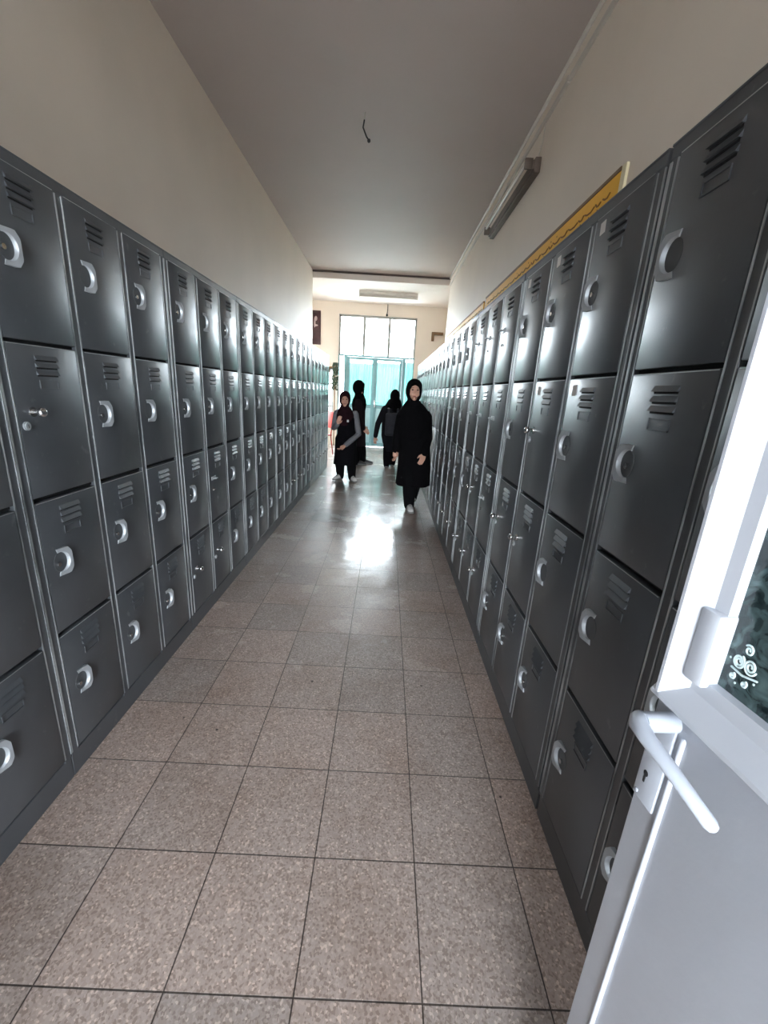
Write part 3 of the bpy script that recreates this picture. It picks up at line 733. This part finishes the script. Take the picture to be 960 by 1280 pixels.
def face_parts(parent, M, s=1.0):
    def part(name, items, mat):
        b = MB()
        for c, r in items:
            t = bmesh.new(); bmesh.ops.create_uvsphere(t, u_segments=12, v_segments=8, radius=1)
            b._add(t, 0, M @ Matrix.Translation(Vector(c)*s) @ Matrix.Diagonal((r[0]*s, r[1]*s, r[2]*s, 1)))
        o = b.obj(name, mat, parent, True); return o
    for sx in (-1, 1):
        part('eye', [((sx*.029, -.079, .012), (.0125, .0055, .006))], M_EYE)
        part('eyebrow', [((sx*.03, -.088, .034), (.018, .005, .0024))], M_BROW)
    part('mouth', [((0, -.0825, -.056), (.019, .004, .0035)), ((0, -.082, -.062), (.015, .0045, .0038))], M_LIP)
def add_hand(mb, w, d, side, curl=.5, s=1.0, nrm=None):
    """palm and five separate curled fingers; w wrist, d direction of the hand, side = direction of the thumb"""
    w, d, th = Vector(w), Vector(d).normalized(), Vector(side)
    th = (th-d*th.dot(d)).normalized(); n = d.cross(th).normalized() if nrm is None else Vector(nrm)
    mb.tube([w-d*.03*s, w, w+d*.03*s, w+d*.075*s], [(.024*s, .02*s), (.023*s, .019*s), (.036*s, .015*s), (.036*s, .013*s)], 14)
    for k, (off, ln) in enumerate(((.027, .062), (.009, .07), (-.009, .066), (-.026, .052))):
        p = w+d*.078*s+th*off*s; pts = [p-d*.02*s, p]; dd = d.copy()
        for seg in range(3):
            dd = (dd*math.cos(curl*(.5+.3*seg))+n*math.sin(curl*(.5+.3*seg))).normalized()
            p = p+dd*ln*s*(.42, .32, .26)[seg]; pts.append(p)
        mb.tube(pts, [.0085*s, .0085*s, .008*s, .0075*s, .0068*s], 10)
    p = w+d*.025*s+th*.03*s
    mb.tube([w+d*.012*s+th*.012*s, p, p+(d*.7+th*.6+n*.2).normalized()*.03*s, p+(d*.85+th*.35+n*.45).normalized()*.058*s], [.013*s, .011*s, .0095*s, .008*s], 10)
def shoe(parent, pos, yaw, mat, L=.25, pitch=0):
    M = Matrix.Translation(pos) @ Matrix.Rotation(yaw, 4, 'Z') @ Matrix.Rotation(pitch, 4, 'X')
    k = L/.25
    def ring(b, z0, z1, sc, mi=0):
        t = bmesh.new(); pr = [(-.2, .022), (-.18, .038), (-.13, .046), (-.07, .042), (0, .034), (.04, .034), (.056, .022)]
        loop = [(w_*sc, y) for y, w_ in pr]+[(-w_*sc, y) for y, w_ in reversed(pr)]
        a = [t.verts.new((x*k, y*k, z0)) for x, y in loop]; c = [t.verts.new((x*k, y*k, z1)) for x, y in loop]; n = len(a)
        t.faces.new(a[::-1]); t.faces.new(c)
        for i in range(n): t.faces.new((a[i], a[(i+1) % n], c[(i+1) % n], c[i]))
        bmesh.ops.recalc_face_normals(t, faces=t.faces[:])
        b._add(t, mi, M)
    b = MB(); tt = bmesh.new()
    # upper: lofted along the foot
    secs = [(-.193, .02, .034), (-.17, .036, .05), (-.12, .042, .062), (-.06, .037, .082), (-.01, .033, .1), (.03, .032, .105), (.052, .022, .1)]
    rows = []
    for y, hw, hz in secs:
        rows.append([tt.verts.new((math.cos(a)*hw*k, y*k, .018+math.sin(a)*(hz-.018)*k)) for a in [PI*i/10 for i in range(11)]])
    for a, c in zip(rows, rows[1:]):
        for i in range(10): tt.faces.new((a[i], a[i+1], c[i+1], c[i]))
        tt.faces.new((a[0], c[0], c[10], a[10]))
    tt.faces.new(rows[0]); tt.faces.new(rows[-1][::-1])
    b._add(tt, 0, M); o = b.obj('shoe', mat, parent, 60)
    b = MB(); ring(b, 0, .022, 1.02); b.obj('sole', M_SOLE, o, 40)
    b = MB()
    for y in (-.075, -.095, -.115):
        hz = .066 if y < -.1 else .074
        t2 = bmesh.new(); bmesh.ops.create_cube(t2, size=1)
        b._add(t2, 0, M @ Matrix.Translation((0, y*k, hz*k)) @ Matrix.Diagonal((.045*k, .006*k, .006*k, 1)))
    b.obj('laces', M_SOLE, o)
    return o

def person(loc, label, s, head, yaw, tilt, arms, legs, coat, mats, scarf, extras=None, hands=True):
    """arms: two lists (shoulder, elbow, wrist, hand_dir, thumb_dir); legs: two lists (hip, knee, ankle, foot yaw, foot pitch)"""
    t = thing('person', loc, label, 'person', 'people in the corridor')
    M = face_frame(head, yaw, tilt)
    b = MB(); add_head(b, M, s)
    hx, hy, hz = head
    nb = M @ Vector((0, .025*s, -.07*s)); zs = arms[0][0][2]; cx = (arms[0][0][0]+arms[1][0][0])/2; cy = (arms[0][0][1]+arms[1][0][1])/2
    b.tube([nb, ((nb.x+cx)/2, (nb.y+cy)/2, (nb.z+zs+.06*s)/2), (cx, cy+.01, zs+.01)], [.04*s, .042*s, .06*s], 16)
    hipz = legs[0][0][2]; hcx = (legs[0][0][0]+legs[1][0][0])/2; hcy = (legs[0][0][1]+legs[1][0][1])/2
    side = abs(arms[0][0][0]-arms[1][0][0]) < .05     # seen from the side: body depth runs along x
    body_rings = ([(hcx, hcy, hipz-.09*s, .1*s, .08*s), (hcx, hcy, hipz, .145*s, .1*s), (hcx*.6+cx*.4, hcy*.6+cy*.4, hipz*.55+zs*.45, .115*s, .085*s), (cx, cy, hipz*.15+zs*.85, .145*s, .1*s), (cx, cy, zs+.005, .15*s, .085*s), (cx, cy, zs+.04*s, .09*s, .06*s)])
    b.loft([(q[0], q[1], q[2], q[4], q[3]) if side else q for q in body_rings], 28)
    for a in arms:
        b.tube([a[0], a[1], a[2]], [.05*s, .04*s, .026*s], 14)
        add_hand(b, a[2], a[3], a[4], .45, s*.95)
    for l in legs:
        b.tube([l[0], l[1], (Vector(l[1])*.5+Vector(l[2])*.5), l[2]], [.078*s, .055*s, .05*s, .034*s], 16)
        an = Vector(l[2]); b.tube([an, an+rotz((0, -.06*s, -.05*s), l[3])], [.034*s, .02*s], 12)
    remeshed(b, 'body', M_SKIN, t, .0062, 2)
    if tilt is not None and hands: face_parts(t, M, s)
    # coat
    b = MB(); b.loft(coat['rings'], 48)
    o = remeshed(b, coat.get('name', 'coat'), mats['coat'], t, .009, 2)
    # sleeves
    for a in arms:
        b = MB(); S, E_, W_ = Vector(a[0]), Vector(a[1]), Vector(a[2]); W2 = W_+(E_-W_)*.08
        r0 = coat.get('sleeve', .062)*s
        b.tube([S+(S-E_)*.05, S*.6+E_*.4, E_, E_*.5+W2*.5, W2], [r0*1.08, r0, r0*.88, r0*.8, r0*.72], 18)
        remeshed(b, 'sleeve', mats.get('sleeve', mats['coat']), t, .009, 3)
    # trousers
    for l in legs:
        b = MB(); b.tube([l[0], l[1], Vector(l[1])*.4+Vector(l[2])*.6, Vector(l[2])+Vector((0, 0, -.03))], [.095*s, .085*s, .078*s, .062*s], 18)
        b2 = remeshed(b, 'trouser_leg', M_TROU, t, .009, 3)
        an = Vector(l[2]); shoe(t, (an.x, an.y, an.z-.075*s), l[3], mats['shoe'], .25*s, l[4])
    # scarf: hood shell round the head plus the drape over the shoulders
    b = MB()
    tt = bmesh.new(); bmesh.ops.create_uvsphere(tt, u_segments=36, v_segments=26, radius=1)
    b._add(tt, 0, M @ Matrix.Translation((0, .034*s, .006*s)) @ Matrix.Diagonal((.095*s, .1*s, .13*s, 1)))
    tt = bmesh.new(); bmesh.ops.create_uvsphere(tt, u_segments=36, v_segments=26, radius=1)
    b._add(tt, 0, M @ Matrix.Translation((0, .01*s, .045*s)) @ Matrix.Diagonal((.09*s, .084*s, .091*s, 1)))
    rim = [M @ (Vector((math.cos(a)*.068, -.05-.016*math.sin(a)**2-.006*abs(math.cos(a)), math.sin(a)*.1-.016))*s) for a in [2*PI*i/28 for i in range(29)]]
    b.tube(rim, .015*s, 8, caps=False)
    ch = M @ Vector((0, -.005*s, -.085*s))
    b.ball(tuple(M @ Vector((0, -.03*s, -.145*s))), (.075*s, .068*s, .036*s), 20)
    dr_ = scarf['rings']
    b.loft([(q[0], q[1], q[2], q[3], q[4], q[5] if len(q) > 5 else 0) for q in dr_]+[(ch.x+(ch.x-(M @ Vector((0, -1, 0))).x)*.02, ch.y+.016, ch.z-.02*s, .072*s, .062*s), tuple(M @ Vector((0, .045*s, -.05*s)))+(.055*s, .045*s)], 40)
    o = remeshed(b, 'headscarf', mats['scarf'], t, .0075, 3)
    if extras: extras(t)
    return t

# woman walking towards the camera along the right lockers
person((.36, 4.9, 0), 'woman in long black coat and black headscarf walking beside the right lockers', 1.0,
       (-.055, -.01, 1.392), 0.06, 0.0,
       [((-.165, 0, 1.10), (-.205, .03, .86), (-.222, -.03, .715), (-.03, -.1, -1), (.5, -1, 0)),
        ((.10, 0, 1.10), (.14, .03, .86), (.10, -.15, .70), (-.25, -.5, -.75), (-.8, -.5, 0))],
       [((-.08, 0, .74), (-.045, -.09, .42), (-.02, -.06, .085), 0.1, 0), ((.07, .02, .74), (.05, .07, .42), (.03, .22, .11), 0, -.25)],
       {'rings': [(.005, .0, .30, .205, .165, .05), (.005, 0, .5, .198, .155, .04), (-.005, 0, .75, .185, .145, .02), (-.015, 0, .95, .175, .13), (-.022, 0, 1.07, .178, .118), (-.03, 0, 1.14, .14, .1), (-.04, .01, 1.19, .08, .07)], 'sleeve': .072},
       {'coat': M_BLACK, 'scarf': M_BLACK2, 'shoe': M_SHOE},
       {'rings': [(-.025, -.005, .86, .15, .14, .05), (-.025, -.005, .97, .19, .15, .05), (-.028, 0, 1.08, .205, .142, .03), (-.036, .004, 1.17, .168, .125, .02), (-.046, .01, 1.24, .118, .108)]})

def badge(t):
    MB().box((.0, -.147, .90), (.028, -.138, .935), .002).obj('badge', M_BADGE, t)
# girl, leaning a little, one hand raised
person((-.58, 6.45, 0), 'girl in dark pinafore with grey sleeves and white shoes by the left lockers', .93,
       (-.05, -.03, 1.222), .1, .08,
       [((-.17, -.01, 1.0), (-.21, -.02, .78), (-.135, -.17, .87), (.3, -.3, .9), (1, 0, -.2)),
        ((.11, 0, 1.0), (.175, .0, .72), (-.02, -.2, .55), (-.75, -.45, -.55), (0, -1, .3))],
       [((-.1, 0, .64), (-.11, -.03, .36), (-.09, -.02, .08), -.5, 0), ((.05, .0, .64), (.07, -.05, .36), (.1, -.1, .08), .4, 0)],
       {'name': 'pinafore', 'rings': [(-.02, .0, .24, .19, .16, .06), (-.02, 0, .42, .175, .145, .04), (-.01, 0, .64, .145, .125, .01), (-.02, 0, .8, .135, .115), (-.03, 0, .95, .15, .108), (-.03, 0, 1.03, .12, .085), (-.04, 0, 1.07, .07, .06)], 'sleeve': .056},
       {'coat': M_NAVY, 'sleeve': M_GREYK, 'scarf': M_MAROON, 'shoe': M_SHOE},
       {'rings': [(-.045, -.035, .84, .07, .09, .05), (-.045, -.03, .92, .125, .112, .05), (-.04, -.01, 1.0, .145, .118, .03), (-.045, -.01, 1.08, .1, .09)]}, badge)

# girl behind her, turned to the right
person((-.50, 7.9, 0), 'person in dark coat and headscarf seen from the side behind the girl with grey sleeves', 1.0,
       (-.01, .0, 1.415), PI/2+.35, .05,
       [((-.02, -.13, 1.14), (.0, -.16, .88), (.1, -.16, .68), (.7, 0, -.5), (0, 0, 1)),
        ((-.02, .13, 1.14), (-.01, .17, .88), (.08, .16, .70), (.7, 0, -.6), (0, 0, 1))],
       [((-.02, -.07, .75), (.0, -.07, .44), (-.02, -.08, .085), PI/2, 0), ((-.02, .07, .75), (.05, .06, .44), (.1, .08, .085), PI/2, 0)],
       {'rings': [(-.01, .0, .36, .145, .18, .05), (-.01, 0, .55, .14, .17, .04), (-.01, 0, .8, .125, .155, .01), (-.01, 0, 1.0, .12, .16), (-.01, 0, 1.13, .115, .165), (-.015, 0, 1.19, .09, .12), (-.015, 0, 1.24, .06, .07)], 'sleeve': .062},
       {'coat': M_BROWNC, 'scarf': M_BLACK2, 'shoe': M_SHOED},
       {'rings': [(-.01, 0, 1.02, .12, .13, .04), (-.01, 0, 1.12, .135, .155, .03), (-.01, 0, 1.2, .125, .13), (-.01, 0, 1.27, .09, .09)]})

# girl walking away
person((.10, 7.7, 0), 'person in dark jacket walking away, head bowed, left of the woman in black', .95,
       (.045, .12, 1.29), PI, .35,
       [((-.13, .02, 1.06), (-.24, .02, .80), (-.275, .0, .56), (-.05, .05, -1), (1, .3, 0)),
        ((.16, .02, 1.06), (.23, .06, .80), (.22, .16, .60), (0, .3, -1), (-1, 0, 0))],
       [((-.05, 0, .66), (-.04, .06, .38), (-.04, -.02, .085), PI, 0), ((.09, 0, .66), (.09, .12, .38), (.07, .2, .085), PI, 0)],
       {'name': 'jacket', 'rings': [(.05, -.02, .31, .12, .1, .05), (.05, -.02, .44, .14, .11, .03), (.04, -.02, .46, .18, .14, .03), (.03, -.02, .6, .2, .15, .02), (.02, -.01, .85, .19, .15), (.015, .01, 1.0, .18, .14), (.015, .02, 1.09, .15, .11), (.02, .06, 1.15, .08, .08)], 'sleeve': .062},
       {'coat': M_CHAR, 'scarf': M_BLACK2, 'shoe': M_SHOED},
       {'rings': [(.02, .02, .96, .15, .14, .04), (.02, .03, 1.05, .165, .14, .02), (.03, .06, 1.14, .155, .13), (.038, .09, 1.2, .13, .12), (.042, .11, 1.25, .105, .11)]}, None, hands=False)
# her backpack
t = thing('backpack', (.125, 7.45, .62), 'dark grey backpack on the back of the person walking away', 'backpack')
b = MB(); b.box((-.13, -.07, 0), (.13, .045, .4), .04, seg=4); b.obj('bag_body', M_BAG, t, 50)
b = MB(); b.box((-.1, -.1, .03), (.1, -.06, .2), .02, seg=3); b.obj('front_pocket', M_BAG, t, 50)
for sx in (-1, 1): MB().tube([(sx*.08, .04, .38), (sx*.08, .06, .46), (sx*.085, .15, .475)], [(.02, .006)]*3, 8).obj('strap', M_BAG, t, True)

# ------------------------------------------------------------------ daylight
W = bpy.data.worlds.new('sky'); bpy.context.scene.world = W; W.use_nodes = True
N, L = W.node_tree.nodes, W.node_tree.links; bg = N['Background']
bg.inputs[0].default_value = (.86, .93, 1.0, 1); bg.inputs[1].default_value = 26.0
W.cycles.sampling_method = 'AUTOMATIC'
def portal(loc, sx, sy, rot):
    ld = bpy.data.lights.new('daylight_portal', 'AREA'); ld.shape = 'RECTANGLE'; ld.size = sx; ld.size_y = sy; ld.cycles.is_portal = True
    o = bpy.data.objects.new('daylight_portal', ld); C.objects.link(o); o.location = loc; o.rotation_euler = rot
portal(((SX0+OX1)/2, Y_FAR+.27, OZ/2), OX1-SX0+.1, OZ, (-PI/2, 0, 0))     # light passes towards -y
portal((ROOM_L-.22, 9.5, 1.65), 1.1, 1.4, (PI/2, 0, -PI/2))
portal(((EX0+EX1)/2, PY-.02, EZ/2), EX1-EX0+.6, EZ, (PI/2, 0, 0))       # light passes towards +y

# ------------------------------------------------------------------ camera
yaw, pit, rol, F = .00855, .28170, .058315, 515.283
cy, sy, cp, sp, cr, sr = math.cos(yaw), math.sin(yaw), math.cos(pit), math.sin(pit), math.cos(rol), math.sin(rol)
fw_ = Vector((sy*cp, cy*cp, -sp)); r0 = Vector((cy, -sy, 0)); u0 = r0.cross(fw_)
rr_ = cr*r0+sr*u0; uu = -sr*r0+cr*u0
cd = bpy.data.cameras.new('camera'); cam = bpy.data.objects.new('camera', cd); C.objects.link(cam)
cd.sensor_fit = 'VERTICAL'; cd.sensor_height = 36; cd.lens = F/1280*36; cd.clip_start = .02
cam.matrix_world = Matrix(((rr_.x, uu.x, -fw_.x, 0), (rr_.y, uu.y, -fw_.y, 0), (rr_.z, uu.z, -fw_.z, H_CAM), (0, 0, 0, 1)))
sc = bpy.context.scene; sc.camera = cam
sc.view_settings.view_transform = 'Standard'; sc.view_settings.look = 'None'; sc.view_settings.gamma = 1
sc.view_settings.use_curve_mapping = False; sc.view_settings.exposure = 0.6
sc.cycles.max_bounces = 12; sc.cycles.diffuse_bounces = 8; sc.cycles.transparent_max_bounces = 12
sc.cycles.use_denoising = True; sc.cycles.sample_clamp_indirect = 8
